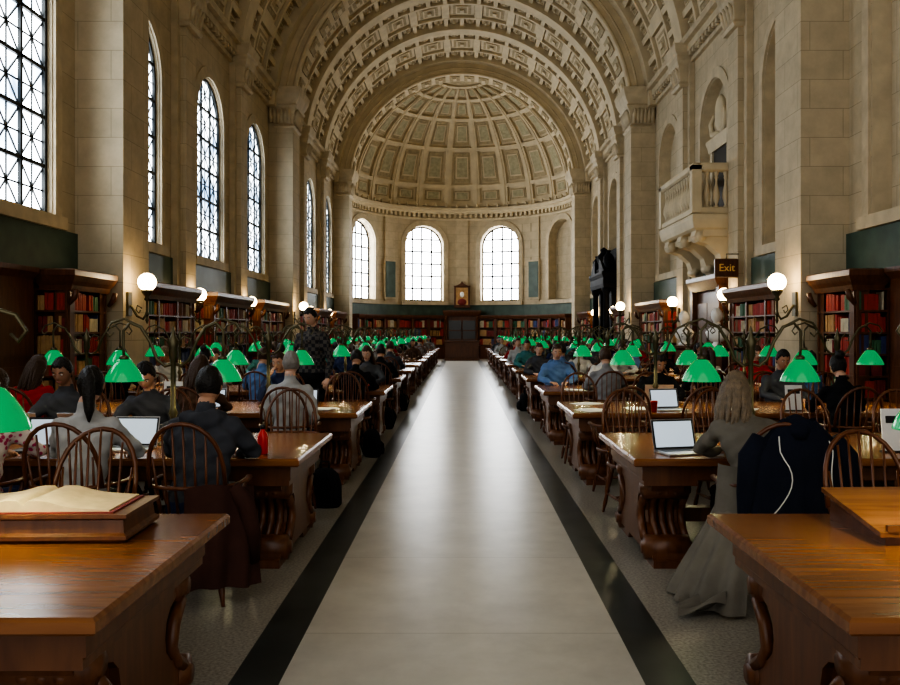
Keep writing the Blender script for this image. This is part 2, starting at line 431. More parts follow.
fq(-6.9,-1.06,Y0,45.2,2); fq(1.06,6.9,Y0,45.2,2); fq(-6.9,6.9,45.2,50,2)
m.obj('floor',[AISLE,STRIP,SIDEF])

# ------------------------------------------------------------------ bookcases
def shelf_face(mb,w,z0,z1,ns,dep=.3):
    mb.box(-w/2,w/2,dep-.02,dep,z0,z1,0)
    nb=max(1,round(w/1.0)); 
    for i in range(nb+1):
        x=-w/2+w*i/nb; a,b=x-.035,x+.035
        mb.box(max(a,-w/2),min(b,w/2),-.01,dep,z0,z1,0)
    sh=(z1-z0)/ns
    for j in range(ns+1):
        z=z0+sh*j; mb.box(-w/2,w/2,-.005,dep,z-.015,z+.015,0)
    for i in range(nb):
        for j in range(ns):
            x=-w/2+w*i/nb+.04; xe=-w/2+w*(i+1)/nb-.04; z=z0+sh*j+.015
            base=random.choice([1,1,2,3,3,6,7]); run=0
            while x<xe-.03:
                if run<=0: base=random.choice([1,1,1,2,3,3,4,5,6,7]); run=random.randint(2,9); bh=sh*random.uniform(.62,.9); bw=random.uniform(.03,.055)
                run-=1
                if random.random()<.05: x+=.05; continue
                h=bh*random.uniform(.95,1.0); d0=random.uniform(.015,.04)
                vs=[(x,d0,z),(x+bw-.004,d0,z),(x+bw-.004,d0,z+h),(x,d0,z+h),(x,dep,z),(x+bw-.004,dep,z),(x+bw-.004,dep,z+h),(x,dep,z+h)]
                mb.add(vs,[(0,1,2,3),(3,2,6,7),(0,3,7,4),(1,5,6,2)],base); x+=bw
CASEM=[WOODD]+BOOKS
def bookcase_mesh(L,D=.5):
    m=MB()
    m.box(0,D-.28,-L/2+.26,L/2-.26,0,2.3,0)
    m.slab(0,D+.04,-L/2-.02,L/2+.02,[(0,0),(.3,0),(.34,.03),(.55,.03),(.58,.05)],0)
    m.slab(0,D+.14,-L/2-.1,L/2+.1,[(2.2,.1),(2.28,.08),(2.34,.04),(2.42,.0),(2.5,.0),(2.52,.04)],0)
    m.M=T4((D,0,0))@R4(pi/2,4,'Z'); shelf_face(m,L-.06,.6,2.22,5,.24)
    m.M=T4((D/2,-L/2+.0,0)); shelf_face(m,D-.03,.6,2.22,5,.24)
    m.M=T4((D/2,L/2,0))@R4(pi,4,'Z'); shelf_face(m,D-.03,.6,2.22,5,.24)
    m.M=Matrix.Identity(4)
    for y in (-L/2-.02,L/2+.02):
        m.tube([(D+.02,y,2.0),(D+.1,y,2.1),(D+.13,y,2.22)],[.03,.05,.04],8,0)
    me=m.mesh('bookcase')
    for q in CASEM: me.materials.append(q)
    return me
BC=bookcase_mesh(3.3); BCs=bookcase_mesh(1.35,.52)
for w in WINS[3:]:
    inst('bookcase',BC,(-WX+.08,w,0))
    if abs(w-21.55)>.1 and abs(w-35.65)>.1: inst('bookcase',BC,(WX-.08,w,0),pi)
inst('bookcase',BCs,(-WX+.08,13.2,0)); inst('bookcase',BCs,(WX-.08,13.2,0),pi)
for s,nm in ((-1,'left'),(1,'right')):
    m=MB(); x0,x1=(-6.4,-6.2) if s<0 else (6.2,6.4)
    m.slab(min(x0,x1),max(x0,x1),4,12.3,[(0,0),(2.35,0),(2.45,-.06),(2.52,-.06)],0)
    for k in range(8):
        y=4.15+k*1.02; xs=s*6.2
        m.box(min(xs,xs-s*.03),max(xs,xs-s*.03),y,y+.85,.4,1.1,0); m.box(min(xs,xs-s*.03),max(xs,xs-s*.03),y,y+.85,1.25,2.2,0)
    m.obj('trim_wainscot_'+nm,[WOODD])
m=MB(); nseg=16
for i in range(nseg):
    a=-rad(82)+rad(164)*(i+.5)/nseg
    r=5.45; w=2*r*math.tan(rad(82)/nseg)
    if abs(a)<rad(6): continue
    m.M=T4((0,AY,0))@R4(-a,4,'Z')@T4((0,r,0))
    m.box(-w/2,w/2,.3,.44,0,2.4,0); m.box(-w/2,w/2,-.03,.3,0,.75,0); m.box(-w/2+.08,w/2-.08,-.05,-.03,.12,.65,0)
    m.slab(-w/2-.02,w/2+.02,-.1,.46,[(2.3,.06),(2.36,.02),(2.45,0),(2.5,0)],0)
    shelf_face(m,w,.8,2.28,3)
    m.M=m.M@T4((w/2,0,0)); m.box(-.08,.08,-.06,.3,0,2.3,0)
m.M=Matrix.Identity(4)
m.obj('apse_bookcase',CASEM)
m=MB()
m.box(-.95,.95,48.75,49.25,0,2.6,0); m.box(-.75,-.05,48.7,48.76,.1,2.2,1); m.box(.05,.75,48.7,48.76,.1,2.2,1)
for s in (-1,1): m.lathe([(.1,0),(.1,.1),(.07,.15),(.06,2.3),(.09,2.35),(.1,2.45)],(s*.88,48.65,0),12,0)
for s in (-1,1):
    for z in (.6,1.1,1.6): m.box(s*.4-.35,s*.4+.35,48.66,48.7,z,z+.05,0)
m.slab(-1.1,1.1,48.5,49.25,[(2.45,.1),(2.6,.03),(2.7,0),(2.78,0)],0)
m.obj('door_1',[WOODD,mat('door_glass',(.05,.05,.05),.2)])
m=MB()
m.slab(-.48,.48,49.05,49.24,[(2.95,.0),(3.0,.0),(3.02,.03),(4.15,.03),(4.17,0),(4.22,0)],0)
m.extr([(-.4,4.2),(.4,4.2),(.12,4.32),(0,4.48),(-.12,4.32)],lambda a,b,t:(a,t,b),49.08,49.22,0)
m.box(-.35,.35,49.03,49.06,3.10,4.10,1)
m.M=T4((0,49.03,3.27))@R4(pi/2,4,'X'); m.lathe([(.26,0),(.24,.015),(.1,.02)],n=18,mat=2,sx=1,sy=.75)
m.M=T4((0,49.02,3.7))@R4(pi/2,4,'X'); m.lathe([(.15,-.01),(.14,.012),(.06,.02)],n=18,mat=3,sx=.8,sy=1.1)
m.M=Matrix.Identity(4)
m.obj('framed_portrait',[WOODD,BOOKS[2],BOOKS[1],MARBLE])
m=MB()
m.slab(-.95,.95,45.9,46.7,[(0,0),(.1,0),(.12,.04),(1.0,.04),(1.02,-.04),(1.07,-.04)],0)
for k in range(3): m.box(-.8+k*.56,-.32+k*.56,45.9,45.94,.2,.9,0)
m.obj('enquiry_desk',[WOODD])

# balcony (right)
m=MB(); ya,yb,xb=19.65,22.95,5.33
m.slab(xb,6.4,ya,yb,[(3.95,.12),(4.0,.05),(4.1,.02),(4.2,.0),(4.3,.0),(4.34,.05)],0)
for (x0,x1,y0,y1) in ((xb+.02,xb+.2,ya+.02,yb-.02),(xb+.1,6.4,ya+.02,ya+.2),(xb+.1,6.4,yb-.2,yb-.02)):
    m.slab(x0,x1,y0,y1,[(4.34,0),(4.45,0),(4.48,.03)],0); m.slab(x0-.03,x1+.0,y0-.03,y1+.03,[(5.3,.05),(5.34,0),(5.44,0),(5.5,.04)],0)
bp=[(.05,0),(.05,.05),(.03,.08),(.085,.25),(.08,.35),(.035,.55),(.03,.66),(.05,.7),(.04,.74),(.06,.8),(.06,.86)]
for x,y in ((xb+.1,ya+.1),(xb+.1,yb-.1)): m.box(x-.11,x+.11,y-.11,y+.11,4.34,5.45,0)
for k in range(4):
    for y in (ya+.11,yb-.11): m.lathe(bp,(xb+.36+k*.22,y,4.46),10,0)
for k in range(12): m.lathe(bp,(xb+.11,ya+.35+k*.236,4.46),10,0)
for y in (ya+.35,(ya+yb)/2,yb-.35):
    prof=[(6.4,3.95),(5.45,3.95),(5.42,3.82),(5.5,3.68),(5.75,3.62),(6.0,3.4),(6.1,3.1),(6.22,2.95),(6.4,2.95)]
    m.extr(prof,lambda a,b,t:(a,t,b),y-.2,y+.2,0)
    m.M=T4((5.56,y-.24,3.8))@R4(-pi/2,4,'X'); m.lathe([(.12,0),(.12,.48)],n=14,mat=0)
    m.M=T4((6.15,y-.24,3.15))@R4(-pi/2,4,'X'); m.lathe([(.1,0),(.1,.48)],n=14,mat=0); m.M=Matrix.Identity(4)
m.box(5.6,6.4,ya+.1,yb-.1,3.8,3.96,0)
m.obj('stone_balcony',[STONEL])
m=MB(); y=21.3
m.box(6.5,6.68,y-.62,y+.62,4.3,6.2,1); m.box(6.45,6.6,y-.8,y-.62,4.3,6.4,0); m.box(6.45,6.6,y+.62,y+.8,4.3,6.4,0)
m.slab(6.38,6.68,y-.95,y+.95,[(6.2,.06),(6.35,.03),(6.45,0),(6.52,0)],0)
m.M=T4((6.5,y,7.05))@R4(-pi/2,4,'Y'); m.lathe([(.3,-.1),(.42,0),(.36,.08),(.26,.1),(.1,.14)],n=20,mat=0,sx=1.15,sy=.8); m.M=Matrix.Identity(4)
for s in (-1,1): m.tube([(6.5,y+s*.1,6.6),(6.44,y+s*.5,6.62),(6.42,y+s*.62,6.9),(6.45,y+s*.45,7.1)],[.08,.09,.07,.04],8,0)
m.obj('balcony_door',[STONEL,BLACKP])
m=MB(); y=21.3
m.box(6.2,6.4,y-1.05,y+1.05,0,2.9,0)
for k in (-1,1):
    m.box(6.14,6.2,y+k*.45-.42,y+k*.45+.42,.15,1.0,0); m.box(6.14,6.2,y+k*.45-.42,y+k*.45+.42,1.15,2.3,0)
    m.box(6.05,6.3,y+k*1.15-.12,y+k*1.15+.12,0,2.7,0)
m.slab(5.95,6.4,y-1.3,y+1.3,[(2.6,.12),(2.75,.05),(2.85,0),(2.95,0)],0)
d=m.obj('door_2',[WOODD])
cu=bpy.data.curves.new('exit_text','FONT'); cu.body='Exit'; cu.size=.23; cu.extrude=.008; cu.align_x='CENTER'; cu.align_y='CENTER'
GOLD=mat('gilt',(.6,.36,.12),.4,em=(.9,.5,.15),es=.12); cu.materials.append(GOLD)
s_=MB(); s_.slab(-.26,.26,0,.06,[(2.78,.03),(2.8,0),(3.18,0),(3.2,.03)],0)
s_.tube([(0,.03,3.18),(0,.03,3.30),(.27,.03,3.30)],.014,6,1)
sg=s_.obj('exit_sign',[WOODD,BRONZE],(5.84,18.75,0))
t=bpy.data.objects.new('sign_lettering',cu); sc.collection.objects.link(t); t.parent=sg; t.location=(0,-.012,2.99); t.rotation_euler=(pi/2,0,0)
# dark marble portal
m=MB(); yc=35.65
for k in (-1,1):
    yy=yc+k*1.35
    m.slab(5.62,6.4,yy-.26,yy+.26,[(0,0),(.5,0),(.55,.05)],0)
    m.lathe([(.17,.55),(.17,.65),(.13,.7),(.14,1.5),(.11,3.1),(.17,3.2),(.19,3.35)],(5.82,yy,0),16,0)
    m.box(6.0,6.4,yy-.25,yy+.25,.5,3.4,0)
m.slab(5.58,6.4,yc-1.75,yc+1.75,[(3.35,.08),(3.5,.05),(3.75,.06),(3.9,0),(4.0,0)],0)
m.box(6.2,6.4,yc-1.75,yc+1.75,3.9,4.95,0)
m.extr([(yc-1.7,4.0),(yc-.5,4.0),(yc-.5,4.6),(yc-1.0,4.45)],lambda a,b,t:(t,a,b),5.65,6.4,0)
m.extr([(yc+1.7,4.0),(yc+.5,4.0),(yc+.5,4.6),(yc+1.0,4.45)],lambda a,b,t:(t,a,b),5.65,6.4,0)
m.lathe([(.3,4.0),(.3,4.15),(.15,4.25),(.28,4.5),(.3,4.7),(.12,4.9),(.16,5.0),(.03,5.1)],(5.95,yc,0),16,0)
for k in (-1,1): m.lathe([(.2,4.0),(.12,4.1),(.22,4.4),(.2,4.6),(.08,4.75),(.1,4.85)],(5.9,yc+k*1.4,0),14,0)
m.box(6.2,6.4,yc-1.1,yc+1.1,0,3.4,0)
m.obj('marble_fireplace_surround',[BLACKM])

# ------------------------------------------------------------------ heads
EYE_I=6
def head_geo(mb,C,scale=1,hair='short',mats=(0,3,5,7),M=None):
    SK,HR,DK,LP=mats
    base=mb.M.copy(); mb.M=base@T4(C)@(M or Matrix.Identity(4))@Matrix.Scale(scale,4)
    nu,nv=28,24
    vs=[];fs=[]
    def dirv(i,j):
        th=pi*j/nv; ph=2*pi*i/nu; return Vector((sin(th)*cos(ph),sin(th)*sin(ph),cos(th)))
    def shape(d,ex=0):
        rx,ry,rz=.076,.096,.118
        x,y,z=d.x*rx,d.y*ry,d.z*rz
        if d.z<0:
            x*=1-.28*abs(d.z)**1.4
            y=y*(1-.12*abs(d.z)) + .012*abs(d.z)
            if d.y<0: y*=1-.35*abs(d.z)
        if ex==0:
            g=math.exp(-((d.x/.14)**2+((d.z+.12)/.17)**2)) if d.y>0 else 0; y+=.024*g
            for s in (-1,1):
                e=math.exp(-(((d.x-s*.36)/.17)**2+((d.z-.05)/.1)**2)) if d.y>0 else 0; y-=.011*e
            br=math.exp(-((d.x/.5)**2+((d.z-.2)/.08)**2)) if d.y>0 else 0; y+=.006*br
            ch=math.exp(-((d.x/.25)**2+((d.z+.82)/.15)**2)) if d.y>0 else 0; y+=.012*ch
            mo=math.exp(-((d.x/.25)**2+((d.z+.52)/.1)**2)) if d.y>0 else 0; y+=.007*mo
        return Vector((x,y,z))
    for j in range(nv+1):
        for i in range(nu): vs.append(tuple(shape(dirv(i,j))))
    for j in range(nv):
        for i in range(nu): a=j*nu+i;b=j*nu+(i+1)%nu; fs.append((a,b,b+nu,a+nu))
    mb.add(vs,fs,SK,True)
    for s in (-1,1):
        mb.sphere((s*.028,.083,.008),.0115,.008,.008,8,6,EYE_I if DK!=SK else SK)
        if DK!=SK:
            mb.sphere((s*.028,.089,.008),.005,.004,.005,8,5,DK)
            mb.tube([(s*.014,.094,.026),(s*.03,.092,.031),(s*.046,.082,.026)],.0035,5,HR)
        mb.sphere((s*.076,-.004,-.004),.009,.02,.03,8,6,SK)
    mb.tube([(-.024,.084,-.058),(-.01,.093,-.056),(.01,.093,-.056),(.024,.084,-.058)],[.003,.006,.006,.003],6,LP)
    if hair!='none':
        vs=[];fs=[];keep=[]
        nu2,nv2=56,36
        for j in range(nv2+1):
            for i in range(nu2):
                th=pi*j/nv2; ph=2*pi*i/nu2; d=Vector((sin(th)*cos(ph),sin(th)*sin(ph),cos(th)))
                q=shape(d,1)
                f=1.10+.018*sin(ph*6+th*5)+.014*sin(ph*13-th*4)+.01*sin(ph*28)
                if hair in('long','pony','bun'): f=1.10+.012*sin(ph*21+th*2)+.012*sin(ph*8)
                q=q*f; q.z+=.003
                low=-.62 if hair!='short' else -.48
                ok=(d.z>.55+.05*sin(ph*9)) or (d.y<.28+.55*max(0,d.z) and d.z>-.05) or (d.y<-.05 and d.z>low)
                keep.append(ok)
                if not ok: q=shape(d,1)*.97
                vs.append(tuple(q))
        for j in range(nv2):
            for i in range(nu2):
                a=j*nu2+i;b=j*nu2+(i+1)%nu2; F=(a,b,b+nu2,a+nu2)
                if sum(keep[k] for k in F)>=2: fs.append(F)
        mb.add(vs,fs,HR,True)
    if hair=='long':
        for k in range(26):
            a=pi*.98+pi*1.04*k/25; x=.080*cos(a); y=.090*sin(a)
            o=random.uniform(-.012,.012); o2=random.uniform(-.02,.02); ln=random.uniform(.9,1.08)
            mb.tube([(x*.8,y*.8,.06),(x*1.03,y*1.06-.006,-.01),(x*1.12+o*.4,y*1.1-.012,-.09*ln),(x*1.2+o,y*1.02-.02+o2*.3,-.18*ln),(x*1.12+o*1.5,y*.9-.025+o2*.6,-.27*ln),(x*1.0+o*2,y*.8-.025+o2,-.34*ln)],[.016,.019,.02,.019,.014,.003],6,HR)
    if hair=='pony':
        mb.tube([(0,-.1,.05),(0,-.145,.05),(0.01,-.165,0),(.015,-.15,-.1),(.02,-.13,-.2),(.02,-.12,-.27)],[.02,.03,.042,.04,.03,.006],9,HR)
    if hair=='bun': mb.sphere((0,-.11,.08),.048,.045,.045,10,8,HR)
    mb.M=base
m=MB()
m.slab(-.2,.2,-.2,.2,[(0,0),(.12,0),(.15,.04),(1.15,.05),(1.2,0),(1.25,0)],1)
m.lathe([(.12,1.25),(.13,1.3),(.07,1.36),(.09,1.4)],n=14,mat=0)
m.rings([(0,0,1.38,.12,.08),(0,0,1.45,.20,.12),(0,0,1.57,.25,.14),(0,0,1.65,.17,.11),(0,0,1.70,.08,.075),(0,.01,1.78,.07,.07)],16,0)
head_geo(m,(0,.02,1.90),1.35,'short',(0,0,0,0))
bm=m.mesh('bust'); bm.materials.append(MARBLE); bm.materials.append(WOODD)
inst('marble_bust',bm,(5.25,17.5,0),pi*.8); inst('marble_bust',bm,(5.25,20.1,0),pi*.8)

# ------------------------------------------------------------------ globe lamps
def globe_mesh(q):
    m=MB()
    m.sphere((0,0,2.42),.15,n=20,m=14,mat=1)
    m.lathe([(.02,1.85),(.035,1.88),(.02,1.93),(.018,2.1),(.05,2.13),(.03,2.17),(.09,2.25),(.1,2.29)],n=12,mat=0)
    m.tube([(0,0,1.9),(.21*q,0,1.8),(.52*q,0,1.85),(.8*q,0,2.0),(q,0,2.05)],[.02,.022,.022,.02,.02],8,0)
    m.tube([(.26*q,0,1.98),(.5*q,0,2.03),(.58*q,0,1.95),(.42*q,0,1.9),(.34*q,0,1.95)],.012,6,0)
    m.lathe([(.005,1.72),(.03,1.78),(.012,1.86)],n=10,mat=0)
    m.box(q-.04,q,-.08,.08,1.85,2.25,0)
    g=m.mesh('globe_lamp'); g.materials.append(BRONZE); g.materials.append(GLOBE); return g
GL=globe_mesh(.32); GLs=globe_mesh(.2)
for p in PIL[1:3]:
    for s in (-1,1): inst('globe_lamp',GL,(s*(PX-.32),p+.2,0),0 if s>0 else pi)
for a,b in zip(WINS[3:],WINS[4:]):
    y=(a+b)/2
    if any(abs(y-(p+PW/2))<1 for p in PIL): continue
    for s in (-1,1): inst('globe_lamp',GLs,(s*(6.12-.2),y,0),0 if s>0 else pi)

# ------------------------------------------------------------------ tables
TX0,TX1,THW,TZ=1.1,5.0,.72,.76
L_=TX1-TX0
m=MB()
m.slab(0,L_,-THW,THW,[(TZ-.055,.012),(TZ-.045,0),(TZ-.012,0),(TZ,.012)],0)
m.slab(.08,L_-.08,-THW+.12,THW-.12,[(TZ-.17,.01),(TZ-.16,0),(TZ-.055,0)],1)
half=[(.50,.59),(.53,.55),(.50,.50),(.40,.47),(.335,.42),(.31,.34),(.33,.26),(.40,.20),(.47,.17),(.53,.14),(.55,.10),(.55,.06),(.58,.05),(.58,0)]
poly=[(a,b) for a,b in half]+[(.3,0),(.26,.05),(-.26,.05),(-.3,0)]+[(-a,b) for a,b in half[::-1]]
for xc in (.27,L_/2,L_-.27):
    m.extr(poly,lambda a,b,t:(t,a,b),xc-.11,xc+.11,1)
    m.extr([(a*.72,b*.8+.09) for a,b in half]+[(-a*.72,b*.8+.09) for a,b in half[::-1]],lambda a,b,t:(t,a,b),xc-.145,xc+.145,1)
    for s in (-1,1):
        for (yy,zz,r) in ((.43,.515,.075),(.47,.12,.085)):
            m.M=T4((xc-.16,s*yy,zz))@R4(pi/2,4,'Y'); m.lathe([(r*.5,-.012),(r*.55,0),(r,.01),(r,.31),(r*.55,.32),(r*.5,.332)],n=16,mat=1)
            m.M=Matrix.Identity(4)
        for xx in (xc-.14,xc+.14):
            m.tube([(xx,s*.42,.46),(xx,s*.33,.38),(xx,s*.30,.30),(xx,s*.36,.22),(xx,s*.44,.17)],.03,6,1)
        for dx in (-.06,0,.06):
            m.tube([(xc+dx,s*.50,.50),(xc+dx,s*.35,.42),(xc+dx,s*.315,.34),(xc+dx,s*.34,.26),(xc+dx,s*.46,.19)],[.02,.028,.03,.028,.02],6,1)
    m.box(xc-.18,xc+.18,-.6,.6,.56,.6,1)
m.box(.42,L_-.42,-.05,.05,.2,.3,1)
TAB=m.mesh('reading_table'); TAB.materials.append(WOODT); TAB.materials.append(WOODD)
ROWS=[3.2+3.1*i for i in range(13)]
for y in ROWS:
    inst('reading_table',TAB,(TX0+.03,y,0)); inst('reading_table',TAB,(-TX0+.03,y,0),pi)
m=MB()
m.lathe([(.11,0),(.11,.015),(.08,.03),(.04,.05),(.025,.08),(.022,.2),(.035,.23),(.02,.27),(.018,.62),(.035,.66),(.03,.72),(.045,.76),(.02,.8),(.008,.86),(.001,.88)],n=12,mat=0)
for s in (-1,1):
    pts=[(0,0,.60),(s*.06,0,.58),(s*.12,0,.63),(s*.17,0,.76),(s*.24,0,.87),(s*.32,0,.9),(s*.37,0,.84),(s*.37,0,.72),(s*.365,0,.64)]
    m.tube(pts,[.013,.013,.013,.013,.013,.012,.011,.01,.01],7,0)
    m.tube([(s*.24,0,.87),(s*.36,0,.93),(s*.46,0,.90),(s*.5,0,.84),(s*.47,0,.8),(s*.44,0,.83)],[.01,.01,.009,.008,.008,.006],6,0)
    m.tube([(s*.02,0,.74),(s*.08,0,.80),(s*.13,0,.78),(s*.12,0,.73),(s*.09,0,.74)],.007,6,0)
    c=(s*.365,0,0)
    m.lathe([(.03,.62),(.035,.645),(.02,.66)],c,12,0)
    m.lathe([(.03,.63),(.05,.622),(.078,.59),(.105,.55),(.128,.51),(.140,.478),(.142,.468)],c,24,1,cap=False)
    m.lathe([(.029,.625),(.048,.617),(.075,.587),(.102,.547),(.125,.508),(.138,.470)],c,24,2,cap=False)
    m.sphere((s*.365,0,.55),.03,.03,.038,10,8,3)
LMP=m.mesh('brass_reading_lamp')
for q in (BRONZE,SHADE,SHADEI,BULB): LMP.materials.append(q)
for i,y in enumerate(ROWS):
    for s in (-1,1):
        for xc in (2.14,4.15):
            o=inst('brass_reading_lamp',LMP,(s*xc,y,TZ))
            if i<6:
                for q in (-1,1):
                    ld=bpy.data.lights.new('lamp_bulb_light','POINT'); ld.energy=5.0; ld.color=(1,.80,.52); ld.shadow_soft_size=.03
                    lo=bpy.data.objects.new('bulb_light',ld); sc.collection.objects.link(lo); lo.parent=o; lo.location=(q*.365,0,.50)

# ------------------------------------------------------------------ chairs
m=MB()
sp=[]
for k in range(20):
    a=2*pi*k/20; sp.append((.235*math.copysign(abs(cos(a))**.7,cos(a)),.22*math.copysign(abs(sin(a))**.8,sin(a))))
vs=[];n=20
for z,f in ((.425,.9),(.44,1),(.458,1),(.465,.95),(.458,.6)):
    vs+=[(x*f,y*f,z) for x,y in sp]
fs=[tuple(range(n))[::-1]]
for j in range(4): fs+=[(j*n+k,j*n+(k+1)%n,(j+1)*n+(k+1)%n,(j+1)*n+k) for k in range(n)]
fs.append(tuple(range(4*n,5*n))); m.add(vs,fs,0,True)
for sx in (-1,1):
    for sy in (-1,1):
        t=Vector((sx*.15,sy*.14,.43)); b=Vector((sx*.215,sy*.22,0))
        m.tube([t+(b-t)*k for k in (0,.15,.3,.5,.55,.6,.8,.9,1)],[.014,.02,.022,.014,.021,.014,.02,.014,.011],8,0)
m.tube([(-.19,-.19,.17),(-.19,0,.17),(-.19,.19,.17)],[.008,.014,.008],7,0); m.tube([(.19,-.19,.17),(.19,0,.17),(.19,.19,.17)],[.008,.014,.008],7,0)
m.tube([(-.19,0,.17),(0,0,.17),(.19,0,.17)],[.008,.015,.008],7,0)
arm=[(s_x,yy,.69) for s_x,yy in [(-.27,.16),(-.28,.05),(-.27,-.06),(-.22,-.17),(-.12,-.235),(0,-.255),(.12,-.235),(.22,-.17),(.27,-.06),(.28,.05),(.27,.16)]]
m.tube(arm,[.022,.018]+[.015]*7+[.018,.022],8,0,.8)
bow=[]
for k in range(15):
    a=pi*k/14; zz=.69+.38*sin(a)**.75; bow.append((-.22*cos(a)*(1+.06*sin(a)),-.19-.06*sin(a)-.10*(zz-.69)/.38*.6,zz))
m.tube(bow,.0135,8,0)
for k in range(7):
    f=(k-3)/3.3; x=.2*f; yb_=-.19-.05*(1-f*f)
    zt_=.69+.38*(max(0,1-f*f))**.42
    m.tube([(.17*f,-.16-.02*(1-f*f),.46),(x*.97,yb_-.0,.69),(x*1.04,yb_-.045,zt_)],[.009,.008,.006],6,0)
for s in (-1,1):
    m.tube([(s*.2,.1,.46),(s*.235,.12,.57),(s*.262,.13,.69)],[.01,.017,.01],7,0)
    m.tube([(s*.21,-.02,.46),(s*.265,-.02,.69)],.008,6,0)
CH=m.mesh('windsor_chair'); CH.materials.append(WOODC)

# ------------------------------------------------------------------ people
def seg_d(p,a,b):
    ab=b-a; t=max(0,min(1,(p-a).dot(ab)/max(1e-9,ab.length_squared))); return (p-(a+ab*t)).length
def person_mesh(name,pose='sit',lean=.12,pitch=.35,yaw=0,hair='short',arms='table',vox=.017,female=False,side=0,hood=False,puff=1.0):
    b=MB(); segs=[]
    z0=0 if pose=='sit' else .47
    fw=.92 if female else 1.0
    def yo(z): t=max(0,(z-.5)/.6); return lean*t**1.2
    def xo(z): t=max(0,(z-.5)/.6); return side*t
    def dz(z): t=max(0,(z-.5)/.6); return -.18*lean*t
    rs=[]
    for z,rx,ry in ((.445,.13,.11),(.48,.175,.15),(.56,.18,.145),(.66,.16,.12),(.76,.155,.115),(.88,.178,.125),(.98,.19,.125),(1.04,.18,.11),(1.08,.12,.085),(1.11,.07,.065),(1.14,.055,.058),(1.22,.052,.055)):
        k=puff if z<1.1 else 1
        rs.append((xo(z),yo(z)-.01,z+z0+dz(z),rx*fw*k,ry*k))
    if pose=='stand': rs[0]=(0,0,.86,.15,.11)
    b.rings(rs,20)
    sy=yo(1.02);sx_=xo(1.02);sz=1.02+z0+dz(1.02)
    segs.append((Vector((0,0,.62+z0)),Vector((sx_,sy,1.03+z0+dz(1.03))),1,.15))
    segs.append((Vector((xo(1.15),yo(1.15),1.15+z0+dz(1.15))),Vector((xo(1.2),yo(1.2),1.25+z0+dz(1.2))),0,.055))
    segs.append((Vector((0,0,.5+z0)),Vector((0,0,.54+z0)),2,.15))
    hands=[]
    for s in (-1,1):
        S=Vector((sx_+s*.165*fw,sy,sz)); 
        if arms=='table':
            E=Vector((s*.27+sx_*.6,sy+.16,.83+z0)); W=Vector((s*.12+.0,.50,.795+z0))
        elif arms=='chin' and s>0:
            E=Vector((s*.20+sx_,sy+.27,.80)); W=Vector((s*.09+sx_,yo(1.2)+.14,1.06)); 
        elif arms=='chin':
            E=Vector((s*.26,sy+.16,.83)); W=Vector((s*.02,.50,.795))
        elif arms=='lap':
            E=Vector((s*.25+sx_*.7,sy-.02,.76)); W=Vector((s*.10,.24,.66))
        elif arms=='down':
            E=Vector((s*.25,sy-.02,.74+z0)); W=Vector((s*.26,sy+.10,.50+z0))
        r1=.058*fw*puff; r2=.046*fw*puff
        b.tube([S-Vector((s*.04,0,.01)),S,S+(E-S)*.5,E,E+(W-E)*.5,W],[r1*.9,r1*1.12,r1,r2,r2*.93,.034],12)
        b.sphere(tuple(S),.066*puff,.062*puff,.062*puff)
        segs.append((S,E,1,.055)); segs.append((E,W,1,.04))
        hands.append((W,(W-E).normalized(),s))
        if pose=='sit':
            Hh=Vector((s*.09,.02,.535)); K=Vector((s*.13,.46,.52)); A=Vector((s*.13,.44,.10)); 
            b.tube([Hh,Hh+(K-Hh)*.5,K-Vector((0,.03,0)),K+Vector((0,.02,-.04)),K+(A-K)*.5,A],[.088,.085,.067,.062,.054,.045],12)
            b.sphere(tuple(K),.066)
        else:
            Hh=Vector((s*.09,0,.93)); K=Vector((s*.11,.02,.5)); A=Vector((s*.12,-.02,.1))
            b.tube([Hh,Hh+(K-Hh)*.5,K,K+(A-K)*.45,A],[.095,.082,.062,.058,.045],12)
        segs.append((Hh,K,2,.08)); segs.append((K,A,2,.055))
        b.tube([A+Vector((0,-.05,-.05)),A+Vector((0,.02,-.05)),A+Vector((0,.1,-.063)),A+Vector((0,.17,-.07))],[.04,.045,.04,.026],10)
        segs.append((A+Vector((0,-.04,-.07)),A+Vector((0,.15,-.07)),4,.04))
    if hood:
        c=Vector((xo(1.1),yo(1.1)-.07,1.09+dz(1.1)))
        b.tube([c+Vector((-.12,.07,.0)),c+Vector((-.08,-.03,0)),c+Vector((0,-.07,-.02)),c+Vector((.08,-.03,0)),c+Vector((.12,.07,.0))],[.03,.055,.065,.055,.03],10)
        segs.append((c+Vector((-.08,-.03,-.01)),c+Vector((.08,-.03,-.01)),1,.06))
    me=b.mesh('tmp'); o=bpy.data.objects.new('tmp',me); sc.collection.objects.link(o)
    md=o.modifiers.new('r','REMESH'); md.mode='VOXEL'; md.voxel_size=vox; md.use_smooth_shade=True
    sm=o.modifiers.new('s','SMOOTH'); sm.factor=.5; sm.iterations=4
    dg=bpy.context.evaluated_depsgraph_get(); ev_=o.evaluated_get(dg); em=ev_.to_mesh()
    out=MB(); out.v=[tuple(v.co) for v in em.vertices]
    for p in em.polygons:
        c=p.center; best=min(segs,key=lambda q:seg_d(c,q[0],q[1])-q[3])
        out.f.append(list(p.vertices)); out.m.append(best[2]); out.s.append(True)
    cl=set()
    for f,mm_ in zip(out.f,out.m):
        if mm_ in (1,2): cl.update(f)
    nrm=[v.normal.copy() for v in em.vertices]
    for i in cl:
        x,y,z=out.v[i]; n_=nrm[i]
        d=.0055*sin(z*38+x*16+3*sin(y*15))+.004*sin(z*60-x*42+y*22)
        out.v[i]=(x+n_.x*d,y+n_.y*d,z+n_.z*d)
    ev_.to_mesh_clear(); bpy.data.objects.remove(o); bpy.data.meshes.remove(me)
